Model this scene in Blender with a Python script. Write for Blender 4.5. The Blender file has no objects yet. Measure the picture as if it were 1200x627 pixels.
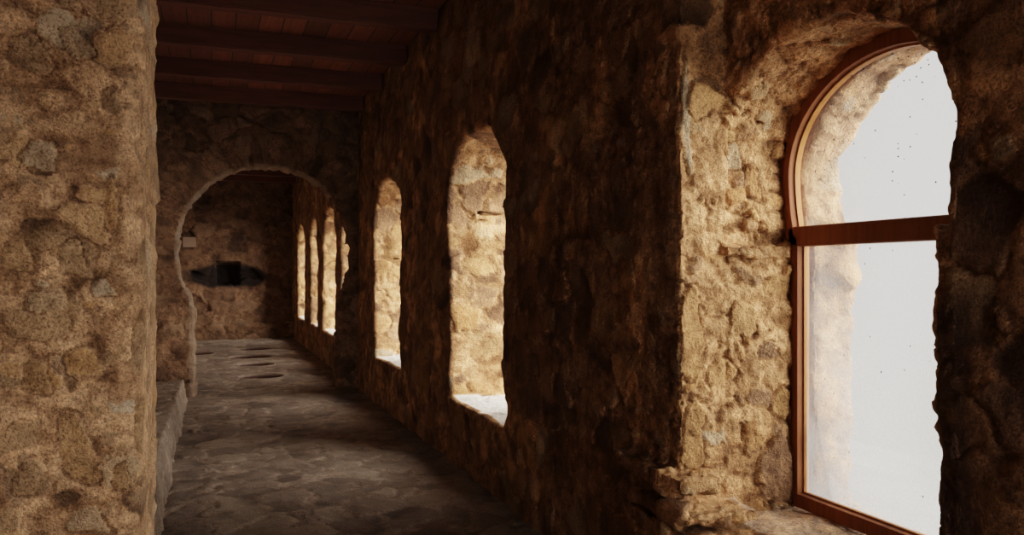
import bpy, bmesh, math, random
import numpy as np
import openvdb

random.seed(4)
C = bpy.context.scene.collection
PI = math.pi

# ------------------------------------------------------------------ noise
def _h(ix, iy, iz, s):
    with np.errstate(over='ignore'):
        h = (ix.astype(np.uint32) * np.uint32(374761393) + iy.astype(np.uint32) * np.uint32(668265263)
             + iz.astype(np.uint32) * np.uint32(2147483647) + np.uint32((s * 1274126177 + 12345) & 0xffffffff))
        h = (h ^ (h >> np.uint32(13))) * np.uint32(1274126177)
        h = (h ^ (h >> np.uint32(16))) * np.uint32(2246822519)
        h = h ^ (h >> np.uint32(15))
    return h.astype(np.float32) / np.float32(4294967295.0)

def vnoise(p, scale, s=0):
    """value noise in -1..1 with features about `scale` metres"""
    q = p / np.float32(scale)
    f = np.floor(q); t = (q - f).astype(np.float32); t = t * t * (3 - 2 * t)
    i = f.astype(np.int64); x, y, z = i[:, 0], i[:, 1], i[:, 2]
    r = 0
    for a in (0, 1):
        wx = t[:, 0] if a else 1 - t[:, 0]
        for b in (0, 1):
            wy = t[:, 1] if b else 1 - t[:, 1]
            for c in (0, 1):
                wz = t[:, 2] if c else 1 - t[:, 2]
                r = r + wx * wy * wz * _h(x + a, y + b, z + c, s)
    return r * 2 - 1

def worley(q, s=0):
    n = len(q)
    f1 = np.full(n, 9, np.float32); f2 = f1.copy()
    ids = np.zeros((n, 3), np.int64); vec = np.zeros((n, 3), np.float32)
    base = np.floor(q).astype(np.int64)
    for a in (-1, 0, 1):
        for b in (-1, 0, 1):
            for c in (-1, 0, 1):
                k = base + np.array((a, b, c))
                o = np.stack([_h(k[:, 0], k[:, 1], k[:, 2], s + j) for j in (1, 2, 3)], 1) * .86 + .07
                v = (q - k - o).astype(np.float32)
                d = np.sqrt((v * v).sum(1))
                m = d < f1
                f2 = np.where(m, f1, np.minimum(f2, d))
                f1 = np.where(m, d, f1)
                ids[m] = k[m]; vec[m] = v[m]
    return f1, f2, ids, vec

def sst(a, b, x):
    t = np.clip((x - a) / (b - a), 0, 1)
    return t * t * (3 - 2 * t)

def stones(p, size=.3, show=.55, seed=1, flat=1.4, relief=1., small=.35, gap=.04, fine=False):
    """relief (m), stone mask, random tone and cavity value for rubble masonry at the points p"""
    w = np.stack([vnoise(p, size * .8, seed + 10 + k) for k in range(3)], 1) * size * .26
    w2 = np.stack([vnoise(p, size * .28, seed + 20 + k) + .6 * vnoise(p, size * .13, seed + 24 + k) for k in range(3)], 1) * size * .075
    q = (p + w + w2) * np.array((1, 1, flat), np.float32) / size
    f1, f2, ids, vec = worley(q, seed)
    r = [_h(ids[:, 0], ids[:, 1], ids[:, 2], seed + 30 + k) for k in range(6)]
    e = f2 - f1
    exposed = (r[0] < show).astype(np.float32)
    m = exposed * sst(gap, gap + .07, e)
    tilt = ((r[3] - .5) * vec[:, 0] + (r[4] - .5) * vec[:, 1] + (r[5] - .5) * vec[:, 2]) * .075
    d = m * (.001 + .017 * r[1] + tilt) - exposed * (1 - sst(0, gap + .03, e)) * .012
    tone, tone2 = r[2], r[1]
    if small > 0:
        g1, g2, jd, v2 = worley((p + w2 * 2) * np.array((1, 1, 1.25), np.float32) / (size * .38), seed + 50)
        s = [_h(jd[:, 0], jd[:, 1], jd[:, 2], seed + 80 + k) for k in range(3)]
        ms = (s[0] < small) * sst(.06, .16, g2 - g1) * (1 - exposed)
        d = d + ms * (.003 + .013 * s[1])
        tone = np.where(ms > m, s[2], tone); tone2 = np.where(ms > m, s[1], tone2)
        m = np.maximum(m, ms)
    crag = np.abs(vnoise(p * np.array((1, 1, 1.5), np.float32), .12, seed + 6)) ** .7 * .016 - .008
    rough = vnoise(p, .06, seed + 3) * .0065 + vnoise(p, .028, seed + 4) * .0055 + crag
    if fine:
        lay = vnoise(p * np.array((1, 1, 2.6), np.float32), .09, seed + 7)
        rough = rough + vnoise(p, .014, seed + 8) * .0032 + np.where(np.abs(lay) < .07, -.006, 0) * (vnoise(p, .3, seed + 9) > -.1)
    d = d + rough * (1 - .6 * m) + vnoise(p, .16, seed + 5) * .006
    cav = np.clip(.5 + (d - .003) / .034, 0, 1)
    return d * relief, m, tone, cav

# ------------------------------------------------------------------ signed-distance masonry
def smax(a, b, k):
    h = np.clip(.5 + .5 * (a - b) / k, 0, 1)
    return b + (a - b) * h + k * h * (1 - h)

def smin(a, b, k):
    return -smax(-a, -b, k)

def sdf_chunk(fn, lo, hi, vox, macro=.02, seed=0):
    lo = np.array(lo, np.float32); hi = np.array(hi, np.float32)
    n = np.ceil((hi - lo) / vox).astype(int) + 1
    ax = [lo[k] + np.arange(n[k], dtype=np.float32) * vox for k in range(3)]
    X, Y, Z = np.meshgrid(*ax, indexing='ij', sparse=True)
    D = fn(X, Y, Z) + np.zeros(n, np.float32)
    band = np.argwhere(np.abs(D) < .12 + 2 * vox)
    if macro:
        p = (lo + band * vox).astype(np.float32)
        nn = vnoise(p, .34, seed) * macro + vnoise(p, .13, seed + 1) * macro * .5
        D[band[:, 0], band[:, 1], band[:, 2]] += nn
    D = np.clip(D, -.2 - 3 * vox, .2 + 3 * vox).astype(np.float32)
    g = openvdb.FloatGrid(float(.2 + 3 * vox)); g.copyFromArray(np.ascontiguousarray(D))
    pts, quads = g.convertToQuads(0.0)
    pts = np.asarray(pts, np.float32) * vox + lo
    quads = np.asarray(quads, np.int64)
    return pts, quads

def normals(pts, quads):
    a, b, c, d = (pts[quads[:, k]] for k in range(4))
    fn = np.cross(c - a, d - b)
    vn = np.zeros_like(pts)
    for k in range(4):
        for j in range(3):
            vn[:, j] += np.bincount(quads[:, k], fn[:, j], len(pts))
    return vn / (np.linalg.norm(vn, axis=1, keepdims=True) + 1e-9)

def link(name, me, mat, parent=None):
    o = bpy.data.objects.new(name, me); C.objects.link(o)
    if mat: me.materials.append(mat)
    if parent: o.parent = parent
    return o

def np_mesh(name, chunks, mat, parent=None):
    """chunks: list of (pts, quads, attribute array Nx4) -> ONE object"""
    P, Q, A, off = [], [], [], 0
    for p, q, a in chunks:
        P.append(p); Q.append(q + off); A.append(a); off += len(p)
    P = np.concatenate(P); Q = np.concatenate(Q); A = np.concatenate(A)
    me = bpy.data.meshes.new(name)
    me.vertices.add(len(P)); me.vertices.foreach_set('co', P.astype(np.float32).ravel())
    me.loops.add(len(Q) * 4); me.loops.foreach_set('vertex_index', Q.astype(np.int32).ravel())
    me.polygons.add(len(Q))
    me.polygons.foreach_set('loop_start', np.arange(0, len(Q) * 4, 4, dtype=np.int32))
    me.polygons.foreach_set('use_smooth', np.ones(len(Q), bool))
    me.update(calc_edges=True)
    at = me.attributes.new('stone', 'FLOAT_COLOR', 'POINT')
    at.data.foreach_set('color', A.astype(np.float32).ravel())
    return link(name, me, mat, parent)

def masonry(fn, lo, hi, vox, seed=0, macro=.02, warp=None, extra=None, **kw):
    pts, quads = sdf_chunk(fn, lo, hi, vox, macro, seed)
    n = normals(pts, quads)
    # orient outwards
    sel = np.random.default_rng(1).integers(0, len(pts), 6000)
    u = pts[sel]; e = u + n[sel] * vox
    s0 = fn(u[:, 0], u[:, 1], u[:, 2]); s1 = fn(e[:, 0], e[:, 1], e[:, 2])
    if np.mean(s1 - s0) < 0:
        quads = quads[:, ::-1]; n = -n
    q = pts if warp is None else warp(pts)
    d, m, t1, t2 = stones(q, seed=seed + 7, **kw)
    a = np.stack([m, t1, t2, np.zeros_like(m)], 1)
    if extra is not None:
        d, a = extra(pts, n, d, a)
    return pts + n * d[:, None], quads, a

# ------------------------------------------------------------------ materials
def nt(name):
    m = bpy.data.materials.new(name); m.use_nodes = True
    t = m.node_tree; t.nodes.clear()
    return m, t, t.nodes, t.links

def N(nodes, kind, **kw):
    n = nodes.new(kind)
    for k, v in kw.items():
        if k in n.inputs.keys(): n.inputs[k].default_value = v
        else: setattr(n, k, v)
    return n

def ramp(nodes, stops, interp='LINEAR'):
    r = nodes.new('ShaderNodeValToRGB'); r.color_ramp.interpolation = interp
    e = r.color_ramp.elements
    while len(e) < len(stops): e.new(.5)
    for k, (p, c) in enumerate(stops):
        e[k].position = p; e[k].color = (*c, 1) if len(c) == 3 else c
    return r

def math_(nodes, links, op, a, b=None):
    n = nodes.new('ShaderNodeMath'); n.operation = op
    for k, v in enumerate((a, b)):
        if v is None: continue
        if isinstance(v, (int, float)): n.inputs[k].default_value = v
        else: links.new(v, n.inputs[k])
    return n.outputs[0]

def mixc(nodes, links, fac, a, b, mode='MIX'):
    n = nodes.new('ShaderNodeMix'); n.data_type = 'RGBA'; n.blend_type = mode
    for i, v in ((0, fac), (6, a), (7, b)):
        if isinstance(v, (int, float)): n.inputs[i].default_value = v
        elif isinstance(v, tuple): n.inputs[i].default_value = (*v, 1)
        else: links.new(v, n.inputs[i])
    return n.outputs[2]

def stone_mat(name, mortar, stops, pale=(.72, .66, .57), soot_shade=(.038, .016, .011), var=.5, bump=.6, cavity=.6, grav=.8):
    """stone attribute: R stone mask, G tone, B cavity (darker hollows), A >0 pale plaster, <0 painted shade and soot"""
    m, t, ns, ls = nt(name)
    co = N(ns, 'ShaderNodeTexCoord').outputs['Object']
    at = N(ns, 'ShaderNodeAttribute', attribute_name='stone')
    sp = N(ns, 'ShaderNodeSeparateColor'); ls.new(at.outputs['Color'], sp.inputs[0])
    mask, tone, tone2, al = sp.outputs[0], sp.outputs[1], sp.outputs[2], at.outputs['Alpha']
    def noise(scale, detail=4, rough=.6, dist=0.):
        n = N(ns, 'ShaderNodeTexNoise', Scale=scale, Detail=detail, Roughness=rough, Distortion=dist)
        ls.new(co, n.inputs['Vector']); return n.outputs['Fac']
    big, mid, fine, grit = noise(1.7, 3), noise(7, 5, .65, .5), noise(32, 5, .7), noise(110, 3, .7)
    rp = ramp(ns, stops); ls.new(tone, rp.inputs[0])
    rg = N(ns, 'ShaderNodeTexNoise', Scale=5.5, Detail=6, Roughness=.6, Distortion=.4, noise_type='RIDGED_MULTIFRACTAL'); ls.new(co, rg.inputs['Vector'])
    ridge = rg.outputs['Fac']
    veins = mixc(ns, ls, math_(ns, ls, 'MULTIPLY', mid, .75), rp.outputs[0], tuple(c * .5 for c in mortar))
    mo = ramp(ns, [(.25, tuple(c * .62 for c in mortar)), (.5, mortar), (.75, tuple(min(1, c * 1.3) for c in mortar))])
    ls.new(fine, mo.inputs[0])
    col = mixc(ns, ls, mask, mo.outputs[0], veins)
    cv = ramp(ns, [(.0, (.22, .17, .13)), (.3, (.66, .6, .55)), (.5, (1, 1, 1)), (.8, (1.25, 1.22, 1.18))]); ls.new(tone2, cv.inputs[0])
    col = mixc(ns, ls, cavity, col, cv.outputs[0], 'MULTIPLY')
    # large stains, small pits, gravel
    st = ramp(ns, [(.3, (1 - var, 1 - var * 1.08, 1 - var * 1.15)), (.62, (1.12, 1.08, 1.02))]); ls.new(mid, st.inputs[0])
    col = mixc(ns, ls, 1., col, st.outputs[0], 'MULTIPLY')
    sb = ramp(ns, [(.3, (.72, .68, .64)), (.7, (1.15, 1.15, 1.15))]); ls.new(big, sb.inputs[0])
    col = mixc(ns, ls, .8, col, sb.outputs[0], 'MULTIPLY')
    gr = ramp(ns, [(.38, (.4, .34, .3)), (.47, (.95, .95, .95)), (.56, (1, 1, 1)), (.66, (1.5, 1.46, 1.38))]); ls.new(grit, gr.inputs[0])
    col = mixc(ns, ls, .75, col, gr.outputs[0], 'MULTIPLY')
    ck = ramp(ns, [(.0, (1.12, 1.1, 1.08)), (.55, (1, 1, 1)), (.8, (.62, .55, .48)), (1., (.3, .24, .2))]); 
    rn = N(ns, 'ShaderNodeMapRange'); ls.new(ridge, rn.inputs[0]); rn.inputs[2].default_value = 2.2; ls.new(rn.outputs[0], ck.inputs[0])
    col = mixc(ns, ls, .8, col, ck.outputs[0], 'MULTIPLY')
    # gravel in the mortar
    gv = N(ns, 'ShaderNodeTexVoronoi', Scale=42., feature='F1'); ls.new(co, gv.inputs['Vector'])
    gs = N(ns, 'ShaderNodeSeparateColor'); ls.new(gv.outputs['Color'], gs.inputs[0])
    peb = math_(ns, ls, 'MULTIPLY', math_(ns, ls, 'LESS_THAN', gv.outputs['Distance'], math_(ns, ls, 'MULTIPLY', gs.outputs[1], .5)), math_(ns, ls, 'SUBTRACT', 1., math_(ns, ls, 'MULTIPLY', mask, .8)))
    pc = ramp(ns, [(.0, (.35, .3, .26)), (.4, (.7, .62, .55)), (.6, (1.1, 1.05, 1.)), (1., (1.6, 1.55, 1.45))]); ls.new(gs.outputs[0], pc.inputs[0])
    col = mixc(ns, ls, math_(ns, ls, 'MULTIPLY', peb, grav), col, mixc(ns, ls, 1., col, pc.outputs[0], 'MULTIPLY'))
    # pale plaster, painted shade and soot from the attribute alpha
    pa = math_(ns, ls, 'MAXIMUM', al, 0.); so = math_(ns, ls, 'MAXIMUM', math_(ns, ls, 'MULTIPLY', al, -1.), 0.)
    pm = mixc(ns, ls, mid, pale, tuple(c * .8 for c in pale))
    col = mixc(ns, ls, pa, col, pm)
    col = mixc(ns, ls, so, col, soot_shade)
    b = N(ns, 'ShaderNodeBsdfPrincipled', Roughness=.92)
    b.inputs['Specular IOR Level'].default_value = .15
    ls.new(col, b.inputs['Base Color'])
    # bump : chisel lumps + gravel + pits
    vo = N(ns, 'ShaderNodeTexVoronoi', Scale=46., feature='F1'); ls.new(co, vo.inputs['Vector'])
    h = math_(ns, ls, 'ADD', math_(ns, ls, 'MULTIPLY', fine, .07), math_(ns, ls, 'MULTIPLY', grit, .022))
    h = math_(ns, ls, 'ADD', h, math_(ns, ls, 'MULTIPLY', mid, .05))
    h = math_(ns, ls, 'ADD', h, math_(ns, ls, 'MULTIPLY', rn.outputs[0], -.012))
    pit = math_(ns, ls, 'MULTIPLY', math_(ns, ls, 'MINIMUM', vo.outputs['Distance'], .6), -.006)
    h = math_(ns, ls, 'ADD', h, pit)
    bp = N(ns, 'ShaderNodeBump', Strength=bump, Distance=1.); ls.new(h, bp.inputs['Height'])
    ls.new(bp.outputs[0], b.inputs['Normal'])
    o = N(ns, 'ShaderNodeOutputMaterial'); ls.new(b.outputs[0], o.inputs[0])
    return m

def wood_mat(name, dark, light, axis, scale=1., rough=.6, plank=None):
    m, t, ns, ls = nt(name)
    co = N(ns, 'ShaderNodeTexCoord').outputs['Object']
    mp = N(ns, 'ShaderNodeMapping'); ls.new(co, mp.inputs[0])
    s = [18 * scale] * 3; s[axis] = 1.3 * scale; mp.inputs['Scale'].default_value = s
    n1 = N(ns, 'ShaderNodeTexNoise', Scale=1., Detail=6, Roughness=.65, Distortion=.6); ls.new(mp.outputs[0], n1.inputs['Vector'])
    r = ramp(ns, [(.3, dark), (.7, light)]); ls.new(n1.outputs['Fac'], r.inputs[0])
    col = r.outputs[0]; h = n1.outputs['Fac']
    if plank:                                        # boards along Y, joints every `plank` metres of X
        sx = N(ns, 'ShaderNodeSeparateXYZ'); ls.new(co, sx.inputs[0])
        u = math_(ns, ls, 'DIVIDE', sx.outputs[0], plank)
        fr = math_(ns, ls, 'FRACT', u); idx = math_(ns, ls, 'FLOOR', u)
        wn = N(ns, 'ShaderNodeTexWhiteNoise', noise_dimensions='1D'); ls.new(idx, wn.inputs['W'])
        tn = ramp(ns, [(0, (.6, .58, .55)), (1, (1.25, 1.2, 1.15))]); ls.new(wn.outputs['Value'], tn.inputs[0])
        col = mixc(ns, ls, 1., col, tn.outputs[0], 'MULTIPLY')
        e = math_(ns, ls, 'MINIMUM', fr, math_(ns, ls, 'SUBTRACT', 1., fr))
        j = math_(ns, ls, 'LESS_THAN', e, .025)
        col = mixc(ns, ls, j, col, (.01, .006, .004))
    b = N(ns, 'ShaderNodeBsdfPrincipled', Roughness=rough)
    b.inputs['Specular IOR Level'].default_value = .12
    ls.new(col, b.inputs['Base Color'])
    bp = N(ns, 'ShaderNodeBump', Strength=.35, Distance=.01); ls.new(h, bp.inputs['Height']); ls.new(bp.outputs[0], b.inputs['Normal'])
    o = N(ns, 'ShaderNodeOutputMaterial'); ls.new(b.outputs[0], o.inputs[0])
    return m

def plain_mat(name, col, rough=.8, var=.25, scale=9.):
    m, t, ns, ls = nt(name)
    co = N(ns, 'ShaderNodeTexCoord').outputs['Object']
    n = N(ns, 'ShaderNodeTexNoise', Scale=scale, Detail=5, Roughness=.65); ls.new(co, n.inputs['Vector'])
    r = ramp(ns, [(.3, tuple(c * (1 - var) for c in col)), (.7, tuple(min(1, c * (1 + var)) for c in col))]); ls.new(n.outputs['Fac'], r.inputs[0])
    b = N(ns, 'ShaderNodeBsdfPrincipled', Roughness=rough); b.inputs['Specular IOR Level'].default_value = .2
    ls.new(r.outputs[0], b.inputs['Base Color'])
    bp = N(ns, 'ShaderNodeBump', Strength=.4, Distance=.02); ls.new(n.outputs['Fac'], bp.inputs['Height']); ls.new(bp.outputs[0], b.inputs['Normal'])
    o = N(ns, 'ShaderNodeOutputMaterial'); ls.new(b.outputs[0], o.inputs[0])
    return m

def glass_mat(name, low, high, spots, z0, z1):
    """dusty pane: see-through with a film of dust that catches the daylight, and dark fly specks"""
    m, t, ns, ls = nt(name)
    co = N(ns, 'ShaderNodeTexCoord').outputs['Object']
    n1 = N(ns, 'ShaderNodeTexNoise', Scale=3.2, Detail=4, Roughness=.6); ls.new(co, n1.inputs['Vector'])
    n2 = N(ns, 'ShaderNodeTexNoise', Scale=60., Detail=5, Roughness=.75); ls.new(co, n2.inputs['Vector'])
    sx = N(ns, 'ShaderNodeSeparateXYZ'); ls.new(co, sx.inputs[0])
    hz = N(ns, 'ShaderNodeMapRange'); ls.new(sx.outputs[2], hz.inputs[0])
    for k, v in ((1, z0), (2, z1), (3, low), (4, high)): hz.inputs[k].default_value = v
    f = math_(ns, ls, 'MULTIPLY', hz.outputs[0], math_(ns, ls, 'ADD', math_(ns, ls, 'MULTIPLY', math_(ns, ls, 'SUBTRACT', n2.outputs['Fac'], .28), 2.2), math_(ns, ls, 'MULTIPLY', math_(ns, ls, 'SUBTRACT', n1.outputs['Fac'], .3), 2.6)))
    f = math_(ns, ls, 'MAXIMUM', math_(ns, ls, 'MINIMUM', f, .92), .02)
    tr = N(ns, 'ShaderNodeBsdfTransparent', Color=(.97, .975, .97, 1))
    tl = N(ns, 'ShaderNodeBsdfTranslucent', Color=(.24, .237, .23, 1))
    di = N(ns, 'ShaderNodeBsdfDiffuse', Color=(.45, .44, .42, 1))
    du = N(ns, 'ShaderNodeMixShader'); du.inputs[0].default_value = .22
    ls.new(tl.outputs[0], du.inputs[1]); ls.new(di.outputs[0], du.inputs[2])
    mx = N(ns, 'ShaderNodeMixShader'); ls.new(f, mx.inputs[0]); ls.new(tr.outputs[0], mx.inputs[1]); ls.new(du.outputs[0], mx.inputs[2])
    gl = N(ns, 'ShaderNodeBsdfGlossy', Roughness=.04); fr = N(ns, 'ShaderNodeFresnel', IOR=1.3)
    m2 = N(ns, 'ShaderNodeMixShader'); ls.new(math_(ns, ls, 'MULTIPLY', fr.outputs[0], .5), m2.inputs[0]); ls.new(mx.outputs[0], m2.inputs[1]); ls.new(gl.outputs[0], m2.inputs[2])
    # specks
    vo = N(ns, 'ShaderNodeTexVoronoi', Scale=34., feature='F1', voronoi_dimensions='2D')
    cb = N(ns, 'ShaderNodeCombineXYZ'); ls.new(sx.outputs[1], cb.inputs[0]); ls.new(sx.outputs[2], cb.inputs[1]); ls.new(cb.outputs[0], vo.inputs['Vector'])
    sc = N(ns, 'ShaderNodeSeparateColor'); ls.new(vo.outputs['Color'], sc.inputs[0])
    cl = N(ns, 'ShaderNodeTexNoise', Scale=2.6, Detail=2); ls.new(co, cl.inputs['Vector'])
    zz = N(ns, 'ShaderNodeMapRange'); ls.new(sx.outputs[2], zz.inputs[0])
    for k, v in ((1, z0), (2, z1), (3, spots[0]), (4, spots[1])): zz.inputs[k].default_value = v
    gate = math_(ns, ls, 'LESS_THAN', sc.outputs[0], math_(ns, ls, 'MULTIPLY', zz.outputs[0], math_(ns, ls, 'POWER', math_(ns, ls, 'MULTIPLY', cl.outputs['Fac'], 1.9), 3.)))
    size = math_(ns, ls, 'ADD', .05, math_(ns, ls, 'MULTIPLY', sc.outputs[1], .08))
    dot = math_(ns, ls, 'MULTIPLY', math_(ns, ls, 'LESS_THAN', vo.outputs['Distance'], size), gate)
    dk = N(ns, 'ShaderNodeBsdfDiffuse', Color=(.03, .025, .02, 1))
    m3 = N(ns, 'ShaderNodeMixShader'); ls.new(dot, m3.inputs[0]); ls.new(m2.outputs[0], m3.inputs[1]); ls.new(dk.outputs[0], m3.inputs[2])
    o = N(ns, 'ShaderNodeOutputMaterial'); ls.new(m3.outputs[0], o.inputs[0])
    return m

STONE = [(0., (.15, .082, .05)), (.28, (.25, .14, .08)), (.5, (.42, .205, .075)), (.72, (.52, .295, .125)), (.88, (.50, .35, .20)), (1., (.58, .47, .33))]
M_wall = stone_mat('rubble_masonry', (.57, .32, .155), STONE, cavity=.8, grav=.55)
M_pier = stone_mat('gravelly_pier_plaster', (.68, .415, .245), [(0., (.32, .21, .135)), (.45, (.46, .29, .16)), (.58, (.62, .345, .15)), (.72, (.58, .39, .235)), (1., (.70, .57, .43))], var=.35, bump=.8, cavity=.8, grav=.35)
M_dim = stone_mat('dark_masonry', (.20, .115, .068), [(0., (.10, .055, .037)), (.5, (.15, .085, .05)), (1., (.24, .155, .10))], soot_shade=(.010, .006, .005))  # darker masonry for the arch wall and the end wall
M_floor = stone_mat('flagstone', (.185, .138, .107), [(0., (.10, .074, .06)), (.5, (.145, .108, .084)), (1., (.195, .15, .115))], var=.3, bump=.3, cavity=.5, grav=.25)
M_plain = plain_mat('plain_plaster', (.33, .22, .14))
M_beam = wood_mat('dark_beam_timber', (.065, .02, .013), (.12, .038, .024), 0)
M_board = wood_mat('ceiling_boards', (.11, .035, .02), (.21, .07, .04), 1, plank=.21)
M_frame = wood_mat('stained_window_wood', (.12, .036, .013), (.23, .075, .026), 2, 1.5, .65)
M_bead = wood_mat('pale_glazing_wood', (.28, .095, .02), (.36, .14, .035), 2, 1.5, .5)
M_clay = plain_mat('terracotta', (.06, .026, .018), .85)
M_rim = plain_mat('worn_jar_rim', (.13, .085, .06), .9)
M_sign = plain_mat('plaque_board', (.24, .155, .105), .8, .08)
M_out = plain_mat('pale_misty_ground', (.155, .155, .153), .95, .12, .25)
M_glass_up = glass_mat('dusty_glass_upper', .10, .04, (.012, .26), 1.85, 2.5)
M_glass_lo = glass_mat('dusty_glass_lower', .75, .16, (.012, .03), .6, 1.75)

# ------------------------------------------------------------------ tagging
def tag(o, label=None, cat=None, group=None, kind=None):
    if label: o['label'] = label
    if cat: o['category'] = cat
    if group: o['group'] = group
    if kind: o['kind'] = kind
    return o

def bm_obj(name, bm, mat, parent=None, smooth=False):
    me = bpy.data.meshes.new(name); bmesh.ops.recalc_face_normals(bm, faces=bm.faces); bm.to_mesh(me); bm.free()
    if smooth:
        for f in me.polygons: f.use_smooth = True
    return link(name, me, mat, parent)

def box(bm, lo, hi):
    vs = [bm.verts.new((x, y, z)) for x in (lo[0], hi[0]) for y in (lo[1], hi[1]) for z in (lo[2], hi[2])]
    for f in ((0, 1, 3, 2), (4, 6, 7, 5), (0, 4, 5, 1), (2, 3, 7, 6), (0, 2, 6, 4), (1, 5, 7, 3)):
        bm.faces.new([vs[i] for i in f])

# ------------------------------------------------------------------ dimensions
XR, XB, XO = 1.90, 2.12, 2.78          # corridor face, face of the window bay, outer face of the right-hand wall
YSTEP = 3.085                           # the wall thickens here
YA0, YA1 = 11.4, 11.72                 # wall with the round arch
YBACK = 21.2
CEIL = 3.93
# windows: centre Y, half width of the legs, half width of the arch, sill, springing, crown
WINS = [(2.52, .55, .615, .535, 1.745, 2.535),
        (6.10, .68, .735, .53, 1.76, 2.67),
        (9.49, .72, .77, .56, 1.76, 2.68),
        (12.40, .64, .68, .57, 1.76, 2.66),
        (14.46, .78, .83, .55, 1.76, 2.70),
        (16.72, .64, .68, .56, 1.76, 2.68),
        (19.22, .80, .85, .55, 1.76, 2.68),
        (-1.15, .55, .615, .555, 1.77, 2.575)]  # last one: unseen window added behind the camera, brings daylight to the pier

def opening(Y, Z, w, shrink=0.):
    yc, a, b, zs, zi, zt = w
    zc = zi + .30
    dy = np.abs(Y - yc) + shrink
    leg = np.maximum(np.maximum(dy - a, zs - Z), Z - zi - .02)
    hb = np.where(Z < zc, a + .045 + (b - a - .045) * np.clip((Z - zi) / .3, 0, 1), b)
    mid = np.maximum(np.maximum(dy - hb, zi - Z), Z - zc - .01)
    h = zt - zc
    # slightly pointed, egg-shaped head
    k = 2. if yc < 4 else 2.35
    ell = ((np.abs(dy / b) ** k + np.abs((Z + shrink - zc) / h) ** k + 1e-6) ** (1 / k) - 1) * min(b, h)
    top = np.maximum(ell, zc - Z - .01)
    return np.minimum(np.minimum(leg, mid), top)

def wall_right_fn(X, Y, Z):
    xin = np.where(Y < YSTEP, XB, XR)
    d = np.maximum(xin - X, X - XO)
    d = np.maximum(d, np.maximum(XR - X, np.minimum(XB - X, YSTEP - Y)))
    d = np.maximum(d, np.maximum(-.12 - Z, Z - 4.1))
    out = np.clip((X - 2.54) / .02, 0, 1) * .045 - np.clip((2.3 - X) / .4, 0, 1) * .02
    for w in WINS:
        d = smax(d, -opening(Y, Z, w, out), .035)
    q = np.maximum(np.maximum(XR - X, X - XB - .02), np.maximum(YSTEP - Y, Y - 3.5)) + 0 * Z
    d = smin(d, np.maximum(q, np.maximum(-.12 - Z, Z - 4.1)), .02)
    # layered flat stones sticking out below the corner of the window bay
    for (x0, x1, y0, y1, z0, z1) in ((1.82, 2.16, 2.90, 3.4, .56, .605), (1.83, 2.14, 2.86, 3.4, .465, .52), (1.85, 2.12, 2.88, 3.4, .36, .43),
                                     (1.80, 2.0, 2.93, 3.5, .69, .75), (1.86, 2.13, 2.98, 3.4, .24, .32), (2.10, 2.45, 3.035, 3.2, 1.66, 1.735)):
        q = np.maximum(np.maximum(np.maximum(x0 - X, X - x1), np.maximum(y0 - Y, Y - y1)), np.maximum(z0 - Z, Z - z1)) + .0
        d = smin(d, q, .015)
    return d

def in_open(p, grow=0.):
    r = np.full(len(p), 9., np.float32)
    for w in WINS:
        r = np.minimum(r, opening(p[:, 1], p[:, 2], w))
    return r

def set_stones(p, d, a, on, L):
    """single stones showing in the plaster: (X, Z, half width, half height, tone, tilt)"""
    for k, (x, z, hw, hh, tn, ro) in enumerate(L):
        ex, ez = p[:, 0] - x, p[:, 2] - z
        near = np.flatnonzero(on & (np.abs(ex) < hw + hh + .06) & (np.abs(ez) < hw + hh + .06))
        if not len(near): continue
        q, ex, ez = p[near], ex[near], ez[near]
        u = (ex * math.cos(ro) + ez * math.sin(ro)) / hw; v = (ez * math.cos(ro) - ex * math.sin(ro)) / hh
        u, v = u * (1 + .22 * v), v * (1 - .18 * u)
        e = (np.abs(u) ** 3.4 + np.abs(v) ** 3.4) ** (1 / 3.4) + vnoise(q, .075, 60 + k) * .24 + vnoise(q, .025, 70 + k) * .12
        m = sst(1.0, .9, e)
        rim = (np.abs(e - 1.04) < .08) * (vnoise(q, .09, 80 + k) > -.3)
        d[near] = d[near] * (1 - .6 * m) + m * (.004 + .006 * v + .004 * u) - rim * .009
        A = a[near]
        A[:, 0] = np.maximum(A[:, 0] * (1 - m), m); A[:, 1] = np.where(m > .3, tn, A[:, 1])
        A[:, 2] = np.where(m > .3, .5 + .25 * vnoise(q, .03, 90), A[:, 2]); A[:, 2] = np.where(rim & (m < .3), .12, A[:, 2])
        a[near] = A
    return d, a

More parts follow.
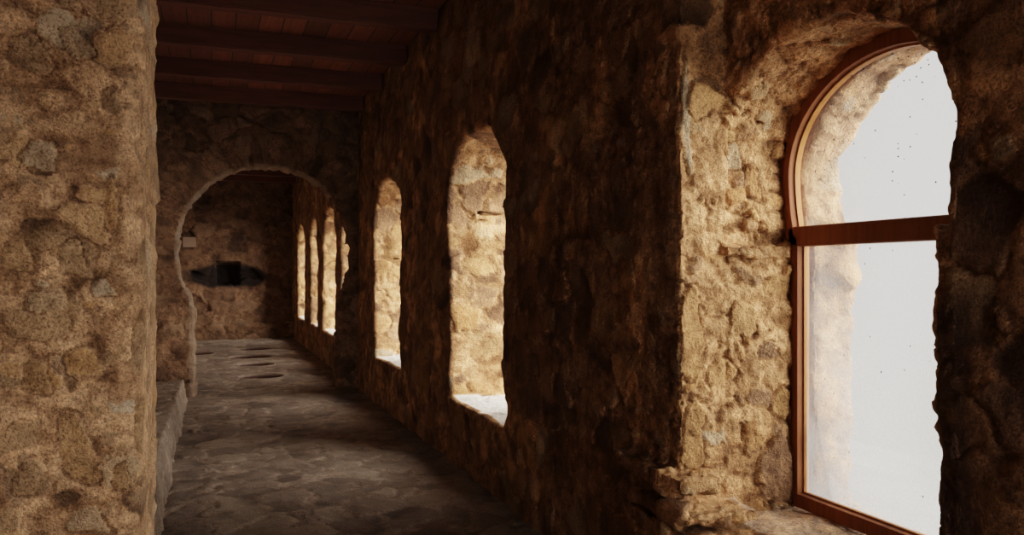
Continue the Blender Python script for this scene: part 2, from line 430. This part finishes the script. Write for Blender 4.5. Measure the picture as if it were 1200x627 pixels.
def right_extra(p, n, d, a):
    o = in_open(p)
    reveal = (o < .05) & (p[:, 0] > XR + .04)
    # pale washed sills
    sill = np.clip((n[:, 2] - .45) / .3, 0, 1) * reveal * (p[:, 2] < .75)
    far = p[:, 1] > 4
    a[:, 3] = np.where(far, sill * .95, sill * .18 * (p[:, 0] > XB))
    # the parts outside the glass get a little pale plaster, then a darker tone
    ext = np.clip((p[:, 0] - 2.5) / .08, 0, 1) * .08
    a[:, 3] = np.maximum(a[:, 3], ext)
    a[:, 2] = np.where(p[:, 0] > 2.53, a[:, 2] * .62, a[:, 2])
    d = np.where(sill > .5, d * .5, d)
    d, a = set_stones(p, d, a, (np.abs(p[:, 1] - 3.08) < .1) & (n[:, 1] < -.2), JAMB)
    # inner face of the corridor, its shade painted in as dark colour
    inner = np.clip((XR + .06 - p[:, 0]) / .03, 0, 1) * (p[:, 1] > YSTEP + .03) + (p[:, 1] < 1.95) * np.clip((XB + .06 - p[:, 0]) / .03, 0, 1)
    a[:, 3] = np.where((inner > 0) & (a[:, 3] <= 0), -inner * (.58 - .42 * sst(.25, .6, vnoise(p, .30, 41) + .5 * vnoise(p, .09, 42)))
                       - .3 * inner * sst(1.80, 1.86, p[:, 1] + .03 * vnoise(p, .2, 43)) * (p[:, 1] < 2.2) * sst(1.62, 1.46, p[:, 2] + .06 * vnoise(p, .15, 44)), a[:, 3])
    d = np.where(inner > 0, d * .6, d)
    return d, a

_T = math.atan(352 / 965); _S, _C = math.sin(_T), math.cos(_T)
JAMB = [(2.34, 1.25, .052, .036, .03, .3), (2.305, 1.045, .058, .036, .2, -.1), (2.39, .71, .095, .15, .12, .15), (2.215, 1.40, .055, .075, .70, .2), (2.40, 1.55, .085, .045, .62, 0.),
        (2.265, .88, .045, .07, .48, .5), (2.42, 1.02, .05, .07, .66, -.3), (2.30, 2.02, .035, .075, .50, .1), (2.19, 2.12, .05, .06, .92, .2),
        (1.96, 1.34, .05, .23, .60, .05), (1.965, .90, .055, .16, .66, -.06), (1.925, 2.26, .02, .24, 1.0, .05), (2.10, 1.16, .07, .05, .58, .4)]
KW = dict(seed=11, extra=right_extra)
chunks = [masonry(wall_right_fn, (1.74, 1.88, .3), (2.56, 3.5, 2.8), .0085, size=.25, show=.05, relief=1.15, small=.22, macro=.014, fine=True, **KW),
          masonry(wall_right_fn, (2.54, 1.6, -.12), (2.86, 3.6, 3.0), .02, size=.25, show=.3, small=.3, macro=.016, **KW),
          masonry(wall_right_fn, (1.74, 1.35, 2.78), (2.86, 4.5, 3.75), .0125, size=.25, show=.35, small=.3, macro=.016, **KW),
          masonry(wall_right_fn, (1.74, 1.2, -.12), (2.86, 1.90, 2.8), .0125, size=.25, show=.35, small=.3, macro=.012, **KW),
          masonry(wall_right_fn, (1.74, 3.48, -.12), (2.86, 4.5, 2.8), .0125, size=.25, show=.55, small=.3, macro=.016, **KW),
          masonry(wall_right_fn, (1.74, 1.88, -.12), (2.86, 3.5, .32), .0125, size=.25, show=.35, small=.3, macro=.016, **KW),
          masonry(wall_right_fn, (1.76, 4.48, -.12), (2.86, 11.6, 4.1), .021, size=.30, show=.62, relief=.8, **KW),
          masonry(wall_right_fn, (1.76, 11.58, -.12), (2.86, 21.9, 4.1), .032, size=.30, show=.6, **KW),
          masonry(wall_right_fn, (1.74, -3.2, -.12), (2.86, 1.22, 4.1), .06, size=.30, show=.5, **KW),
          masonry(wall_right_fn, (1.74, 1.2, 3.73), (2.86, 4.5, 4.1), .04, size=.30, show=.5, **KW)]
wr = np_mesh('wall_right', chunks, M_wall)
tag(wr, 'thick rubble stone right wall pierced by a row of round headed windows', kind='structure')

# ------------------------------------------------------------------ foreground pier at the left
def pier_fn(X, Y, Z):
    r = .07
    qx = np.abs(X + 1.32) - (1.10 - r); qy = np.abs(Y - 3.38) - (.38 - r)
    d = np.sqrt(np.maximum(qx, 0) ** 2 + np.maximum(qy, 0) ** 2) + np.minimum(np.maximum(qx, qy), 0) - r
    return np.maximum(d, np.maximum(-.1 - Z, Z - 4.05))
def on_pier(px, py, Y=3.0):
    r = (px - 600) / 965; q = Y / (_C - r * _S)
    return q * (_S + r * _C), 1.6 - (py - 320) / 965 * q
PIER = []
for (px, py, hw, hh, tn, ro) in [(95, 425, .085, .060, .58, .35), (42, 440, .058, .062, .50, 0.), (48, 178, .075, .065, .86, -.2), (118, 338, .05, .034, .9, .3), (52, 352, .10, .05, .74, .1),
                                 (88, 525, .075, .13, .62, .2), (130, 240, .03, .12, .56, 0.), (85, 300, .06, .07, .7, .2), (140, 560, .04, .06, .5, 0.), (20, 300, .06, .06, .66, .1), (160, 410, .028, .10, .3, 0.),
                                 (85, 48, .05, .08, .8, .6), (30, 60, .08, .07, .2, .2), (130, 120, .05, .06, .3, .1), (35, 560, .07, .07, .3, .2), (165, 500, .025, .11, .48, 0.), (100, 610, .08, .05, .8, 0.)]:
    x, z = on_pier(px, py); PIER.append((x, z, hw * .62, hh * .8, tn, ro))
def pier_extra(p, n, d, a):
    return set_stones(p, d, a, n[:, 1] < -.2, PIER)
PK = dict(seed=31, size=.15, show=.30, relief=.5, macro=.006, small=.15)
pier = np_mesh('wall_left', [masonry(pier_fn, (-.85, 2.9, .35), (-.1, 3.35, 3.2), .0068, fine=True, extra=pier_extra, **PK),
                             masonry(pier_fn, (-.85, 3.33, .35), (-.1, 3.85, 3.2), .02, **PK),
                             masonry(pier_fn, (-2.5, 2.85, -.12), (-.83, 3.85, 4.1), .05, **PK),
                             masonry(pier_fn, (-.85, 2.85, 3.18), (-.04, 3.85, 4.1), .03, **PK),
                             masonry(pier_fn, (-.85, 2.85, -.12), (-.04, 3.85, .37), .03, **PK)], M_pier)
tag(pier, 'rough plastered stone pier filling the left foreground', kind='structure')

# ------------------------------------------------------------------ wall with the horseshoe arch
AX, AZ, AR, AS = .70, 1.90, 1.12, 1.31
def arch_fn(X, Y, Z):
    d = np.maximum(YA0 - Y, Y - YA1) + 0 * X
    d = np.maximum(d, np.maximum(-.1 - Z, Z - 4.05))
    rad = np.sqrt((X - AX) ** 2 + (Z - AZ) ** 2)
    circ = np.maximum(rad - AR, AS - Z)
    leg = np.maximum(np.abs(X - AX) - .945 + .03 * np.clip((1.31 - Z) / .25, 0, 1), Z - AS - .03)
    return smax(d, -np.minimum(circ, leg), .03)
def arch_warp(p):
    q = p.copy()
    dx, dz = p[:, 0] - AX, p[:, 2] - AZ
    rad = np.sqrt(dx * dx + dz * dz); th = np.arctan2(dx, dz)
    ring = (rad < AR + .42) & (p[:, 2] > AS)
    q[:, 0] = np.where(ring, th * 2.3 + 20, q[:, 0]); q[:, 2] = np.where(ring, rad * .55, q[:, 2])
    return q
def arch_extra(p, n, d, a):
    rad = np.sqrt((p[:, 0] - AX) ** 2 + (p[:, 2] - AZ) ** 2)
    rim_light = np.where(p[:, 2] > AS, rad < AR + .035, np.abs(p[:, 0] - AX) < .985) & (p[:, 0] < AX + .78)  # rim light from the far windows, painted on as a paler arch edge
    a[:, 0] = np.where(rim_light, 1., a[:, 0]); a[:, 1] = np.where(rim_light, 1., a[:, 1]); a[:, 2] = np.where(rim_light, .7, a[:, 2])
    a[:, 3] = rim_light * (.05 + .05 * vnoise(p, .15, 77))
    return d, a
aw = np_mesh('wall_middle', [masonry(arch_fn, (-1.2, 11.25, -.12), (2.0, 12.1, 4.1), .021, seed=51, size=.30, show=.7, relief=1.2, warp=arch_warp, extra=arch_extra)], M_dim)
tag(aw, 'dark cross wall with a round horseshoe archway', kind='structure')

# ------------------------------------------------------------------ back wall with the sooty hole
def back_fn(X, Y, Z):
    d = np.maximum(YBACK - Y, Y - 22.0) + 0 * X
    d = np.maximum(d, np.maximum(-.1 - Z, Z - 4.05))
    hole = np.maximum(np.maximum(.10 - X, X - .66), np.maximum(1.30 - Z, Z - 1.88))
    slot = (((X - .35) / .85) ** 2 + ((Z - 1.54 - .05 * np.sin(X * 9)) / (.17 + .05 * np.sin(X * 13 + 1))) ** 2 - 1) * .2
    d = smax(d, -np.maximum(hole, Y - 21.75), .04)
    d = smax(d, -np.maximum(slot, Y - 21.38), .05)
    # plinth along the foot of the wall
    pl = np.maximum(np.maximum(20.95 - Y, Y - 21.5), Z - .36) + 0 * X
    return smin(d, pl, .05)
def back_extra(p, n, d, a):
    s = ((p[:, 0] - .35) / .95) ** 2 + ((p[:, 2] - 1.52) / .26) ** 2 + vnoise(p, .25, 5) * .35
    s2 = np.maximum(np.abs(p[:, 0] - .62) - .22 + .25 * (p[:, 2] - 2.3), np.abs(p[:, 2] - 2.35) - .3) * 4 + .4
    soot_shade = np.clip((1.35 - s) / .5, 0, 1)
    a[:, 3] = -np.maximum(soot_shade * .95, np.clip((.5 - s2) / .4, 0, 1) * .5)
    return d, a
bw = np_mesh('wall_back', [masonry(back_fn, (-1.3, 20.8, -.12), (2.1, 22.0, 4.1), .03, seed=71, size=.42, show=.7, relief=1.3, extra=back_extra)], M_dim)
tag(bw, 'far end stone wall with a black sooty hole', kind='structure')

# ------------------------------------------------------------------ floor with round jar mouths
JARS = [(.72, 13.32, .345), (.72, 15.1, .33), (.70, 16.5, .40), (.83, 18.15, .36), (-.32, 17.5, .37)]
def floor_fn(X, Y, Z):
    d = np.maximum(Z, -.16 - Z) + 0 * X + 0 * Y
    for (x, y, r) in JARS:
        d = smax(d, -(np.sqrt((X - x) ** 2 + (Y - y) ** 2) - r) + 0 * Z, .02)
    return d
def floor_extra(p, n, d, a):
    d = np.clip(d, -.012, .02) * .6
    d = np.where(p[:, 2] < -.05, 0, d)
    return d, a
floor = np_mesh('floor', [masonry(floor_fn, (-.6, 3.6, -.12), (2.1, 10.2, .08), .02, seed=91, size=.36, show=.93, flat=1., small=.3, macro=.008, extra=floor_extra, gap=.03),
                          masonry(floor_fn, (-1.2, 10.2, -.12), (2.1, 21.3, .08), .026, seed=91, size=.36, show=.9, flat=1., small=.3, macro=.008, extra=floor_extra, gap=.03),
                          masonry(floor_fn, (-2.6, -3.2, -.12), (2.3, 3.6, .08), .08, seed=91, size=.4, show=.9, flat=1., small=0, macro=.008)], M_floor)
tag(floor, 'uneven worn flagstone corridor floor', kind='structure')

# ------------------------------------------------------------------ low ledge along the left side
def ledge_fn(X, Y, Z):
    xf = -.365 + .07 * np.clip(1 - Z / .37, 0, 1)
    d = np.maximum(np.maximum(X - xf, -1.05 - X), np.maximum(Z - .40 + .022 * np.clip(Y - 3.8, 0, 8), -.1 - Z))
    return np.maximum(d, np.maximum(3.8 - Y, Y - 11.28))
led = np_mesh('stone_ledge', [masonry(ledge_fn, (-.75, 3.7, -.12), (-.1, 11.5, .5), .017, seed=111, size=.24, show=.6, macro=.012, relief=.6)], M_floor)
tag(led, 'low rough stone ledge running along the left wall to the archway', 'ledge')

# ------------------------------------------------------------------ plain shell where the photograph does not look
def shell(name, lo, hi, mat, label):
    bm = bmesh.new(); box(bm, lo, hi)
    return tag(bm_obj(name, bm, mat), label, kind='structure')
shell('wall_side', (-1.35, 3.7, -.1), (-1.05, 22.0, 4.1), M_plain, 'corridor wall on the left beyond the pier')
bm = bmesh.new()
box(bm, (-2.7, -3.4, -.1), (.85, -3.1, 4.1)); box(bm, (1.85, -3.4, -.1), (2.8, -3.1, 4.1)); box(bm, (.85, -3.4, 2.45), (1.85, -3.1, 4.1))  # door gap added out of view to let daylight onto pier and corner
tag(bm_obj('wall_near', bm, M_plain), 'wall behind the viewer with an unseen doorway added for daylight', kind='structure')
shell('wall_outer', (-2.7, -3.1, -.1), (-2.4, 3.7, 4.1), M_plain, 'wall left of the viewer')
shell('ceiling', (-2.7, -3.4, CEIL), (2.8, 22.0, CEIL + .12), M_board, 'dark boarded timber ceiling')

# ------------------------------------------------------------------ ceiling beams
def beam_mesh():
    bm = bmesh.new()
    n = 24; x0, x1 = -1.04, 1.87; w, h = .075, .19
    rings = []
    for i in range(n + 1):
        x = x0 + (x1 - x0) * i / n
        j = lambda s: random.uniform(-s, s)
        rings.append([bm.verts.new((x, -w + j(.004), 0 + j(.004))), bm.verts.new((x, w + j(.004), 0 + j(.004))),
                      bm.verts.new((x, w + j(.004), h)), bm.verts.new((x, -w + j(.004), h))])
    for a, b in zip(rings, rings[1:]):
        for k in range(4): bm.faces.new((a[k], a[(k + 1) % 4], b[(k + 1) % 4], b[k]))
    bm.faces.new(rings[0]); bm.faces.new(rings[-1])
    bmesh.ops.bevel(bm, geom=[e for e in bm.edges if abs(e.verts[0].co.x - e.verts[1].co.x) > .05], offset=.012, segments=2, affect='EDGES')
    return bm
ORD = ['nearest of the dark timber ceiling beams, cut by the top of the picture', 'second nearest dark timber ceiling beam, in front of the archway',
       'third nearest dark timber ceiling beam, in front of the archway', 'farthest dark timber beam before the archway, close above its wall']
beam0 = None
for k, y in enumerate([7.1, 8.37, 9.66, 10.95]):
    o = bm_obj('timber_beam', beam_mesh(), M_beam); o.location = (0, y, CEIL - .185)
    tag(o, ORD[k], 'beam', 'timber beams in the near room')
FAR = ['timber ceiling beam seen through the top of the archway, nearest to the arch', 'middle one of the three timber ceiling beams seen through the archway',
       'timber ceiling beam beyond the archway, closest to the end wall']
for k, y in enumerate([17.6, 18.9, 20.2]):
    o = bm_obj('timber_beam', beam_mesh(), M_beam); o.location = (0, y, CEIL - .185)
    tag(o, FAR[k], 'beam', 'timber beams in the far room')

# ------------------------------------------------------------------ buried jars
JL = ['round mouth of a clay jar sunk in the floor, nearest to the archway', 'round mouth of a sunken clay jar, second nearest to the archway',
      'round mouth of a sunken clay jar, third from the archway', 'round mouth of a sunken clay jar in the middle row, closest to the end wall',
      'round mouth of a sunken clay jar at the left, apart from the row']
for (x, y, r), lab in zip(JARS, JL):
    bm = bmesh.new()
    def lathe(bm, prof):
        rings = [[bm.verts.new((q * math.cos(a * PI / 24), q * math.sin(a * PI / 24), z)) for a in range(48)] for q, z in prof]
        for a, b in zip(rings, rings[1:]):
            for k in range(48): bm.faces.new((a[k], a[(k + 1) % 48], b[(k + 1) % 48], b[k]))
        return bm
    root = bpy.data.objects.new('buried_jar', None); C.objects.link(root); root.location = (x, y, -1.42)
    b_ = bm_obj('jar_body', lathe(bm, [(r - .012, -.012), (r - .01, -.06), (r + .02, -.2), (r + .09, -.5), (r + .12, -.8), (r + .03, -1.15), (.12, -1.4), (.001, -1.42)]), M_clay, root, True)
    r_ = bm_obj('jar_rim', lathe(bmesh.new(), [(r + .04, -.03), (r + .034, .0), (r + .01, .008), (r - .012, -.002), (r - .014, -.03)]), M_rim, root, True)
    b_.location = r_.location = (0, 0, 1.42)
    o = root
    tag(o, lab, 'jar', 'clay jars sunk in the far floor')

# ------------------------------------------------------------------ plaque on the end wall
bm = bmesh.new(); box(bm, (-.15, -.012, -.12), (.15, .012, .12))
bmesh.ops.bevel(bm, geom=list(bm.edges), offset=.004, segments=1, affect='EDGES')
o = bm_obj('wall_plaque', bm, M_sign); o.location = (-.50, YBACK - .045, 2.34)
tag(o, 'small blank tan plaque on the far end wall, seen at the left of the archway', 'plaque')

# ------------------------------------------------------------------ window 1 : horseshoe frame, transom, panes
XF = 2.50
FY = 2.52
def outline(inset, zbot=.558, n=40):
    """closed outline (Y, Z) of the whole window, inset inwards"""
    a, b = .565 - inset, .625 - inset
    zc, h, zi = 2.04, .49 - inset, 1.77
    L = [(-a, zbot + inset), (a, zbot + inset), (a, zi - .02), (a + .02, zi)]
    for k in range(7): L.append((a + .025 + (b - a - .025) * math.sin(k / 6 * PI / 2), zi + (zc - zi) * k / 6))
    for k in range(1, n): L.append((b * math.cos(PI * k / n), zc + h * math.sin(PI * k / n)))
    for k in range(7): L.append((-(a + .025 + (b - a - .025) * math.cos(k / 6 * PI / 2)), zc - (zc - zi) * k / 6))
    L += [(-(a + .02), zi), (-a, zi - .02)]
    return [(FY + y, z) for y, z in L]
def ring_mesh(outer, inner, x0, x1):
    bm = bmesh.new()
    vs = [[bm.verts.new((x, y, z)) for y, z in L] for L, x in ((outer, x0), (inner, x0), (inner, x1), (outer, x1))]
    n = len(outer)
    for a in range(4):
        A, B = vs[a], vs[(a + 1) % 4]
        for k in range(n): bm.faces.new((A[k], A[(k + 1) % n], B[(k + 1) % n], B[k]))
    return bm
win = bpy.data.objects.new('window_1', None); C.objects.link(win)
tag(win, 'tall horseshoe arched window with brown timber frame and dusty glass', kind='structure')
def pb(bm):
    return bm
fr = bm_obj('window_frame', ring_mesh(outline(-.01), outline(.05), XF - .03, XF + .03), M_frame, win)
md = fr.modifiers.new('bevel', 'BEVEL'); md.width = .006; md.segments = 2; md.limit_method = 'ANGLE'
bd = bm_obj('glazing_bead', ring_mesh(outline(.048), outline(.058), XF + .002, XF + .03), M_bead, win)
tag(bd, 'paler orange inner bead of the frame')
bm = bmesh.new(); box(bm, (XF - .03, FY - .58, 1.72), (XF + .03, FY + .58, 1.81))
tr = bm_obj('transom', bm, M_frame, win)
md = tr.modifiers.new('bevel', 'BEVEL'); md.width = .008; md.segments = 2
def pane(sel, z0, z1):
    L = outline(.055)
    P = [(y, min(max(z, z0), z1)) for y, z in L]
    Q = []
    for p in P:
        if not Q or (abs(p[0] - Q[-1][0]) + abs(p[1] - Q[-1][1])) > 1e-4: Q.append(p)
    bm = bmesh.new(); bm.faces.new([bm.verts.new((XF + .016, y, z)) for y, z in Q])
    bmesh.ops.triangulate(bm, faces=bm.faces)
    return bm
def simple_pane(pts):
    bm = bmesh.new(); bm.faces.new([bm.verts.new((XF + .016, y, z)) for y, z in pts]); bmesh.ops.triangulate(bm, faces=bm.faces); return bm
L = outline(.055)
up = [(y, z) for y, z in L if z > 1.76]
lo = [(FY - .51, .61), (FY + .51, .61), (FY + .51, 1.77), (FY - .51, 1.77)]
g1 = bm_obj('glass_pane', simple_pane(up), M_glass_up, win); tag(g1, 'arched upper pane speckled with dark dots')
g2 = bm_obj('glass_pane', simple_pane(lo), M_glass_lo, win); tag(g2, 'misty dusty lower pane')

# ------------------------------------------------------------------ outside
bm = bmesh.new()
nx, ny = 60, 60
V = {}
for i in range(nx + 1):
    for j in range(ny + 1):
        x = 2.7 + (i / nx) ** 2 * 120; y = -60 + 140 * j / ny
        z = -.5 - (x - 2.7) * .28 + math.sin(y * .23 + x * .11) * .05 * (x - 2.7) ** .8
        V[i, j] = bm.verts.new((x, y, z))
for i in range(nx):
    for j in range(ny): bm.faces.new((V[i, j], V[i + 1, j], V[i + 1, j + 1], V[i, j + 1]))
tag(bm_obj('ground', bm, M_out, smooth=True), 'pale misty hillside outside the windows', kind='structure')

# ------------------------------------------------------------------ light
S = 1.27; GLOW = 33.
w = bpy.data.worlds.new('overcast'); bpy.context.scene.world = w; w.use_nodes = True
ns, ls = w.node_tree.nodes, w.node_tree.links
bg = ns['Background']
# cloudy sky, brightest around the veiled sun
SUN = np.array((.55, -.76, .35)); SUN = SUN / np.linalg.norm(SUN)
tc = ns.new('ShaderNodeTexCoord')
dp = ns.new('ShaderNodeVectorMath'); dp.operation = 'DOT_PRODUCT'; ls.new(tc.outputs['Generated'], dp.inputs[0]); dp.inputs[1].default_value = tuple(SUN)
glow = math_(ns, ls, 'POWER', math_(ns, ls, 'MAXIMUM', dp.outputs['Value'], 0.), 3.)
ls.new(math_(ns, ls, 'ADD', math_(ns, ls, 'MULTIPLY', glow, GLOW), S), bg.inputs[1])
bg.inputs[0].default_value = (1., .965, .915, 1)
for k, wd in enumerate(WINS):
    l = bpy.data.lights.new('portal', 'AREA'); l.shape = 'RECTANGLE'; l.size = 2 * wd[2] + .2; l.size_y = wd[5] - wd[3] + .2
    l.cycles.is_portal = True
    o = bpy.data.objects.new('daylight_portal', l); C.objects.link(o)
    o.location = (XO + .06, wd[0], (wd[3] + wd[5]) / 2); o.rotation_euler = (PI / 2, 0, PI / 2)

l = bpy.data.lights.new('portal', 'AREA'); l.shape = 'RECTANGLE'; l.size = 1.0; l.size_y = 2.45; l.cycles.is_portal = True
o = bpy.data.objects.new('daylight_portal', l); C.objects.link(o); o.location = (1.35, -3.45, 1.23); o.rotation_euler = (PI / 2, 0, PI)

# ------------------------------------------------------------------ camera
cam = bpy.data.cameras.new('camera'); co = bpy.data.objects.new('camera', cam); C.objects.link(co)
cam.lens = 965 / 1200 * 36; cam.sensor_width = 36; cam.clip_start = .05; cam.clip_end = 500
cam.shift_y = 6.5 / 1200
co.location = (0, 0, 1.6); co.rotation_euler = (PI / 2, 0, -math.atan(352 / 965))
sc = bpy.context.scene; sc.camera = co
sc.view_settings.view_transform = 'Filmic'; sc.view_settings.look = 'Medium Contrast'; sc.view_settings.exposure = .14
sc.cycles.use_denoising = True; sc.cycles.denoising_prefilter = 'ACCURATE'
sc.cycles.diffuse_bounces = 5; sc.cycles.max_bounces = 10; sc.cycles.transparent_max_bounces = 12
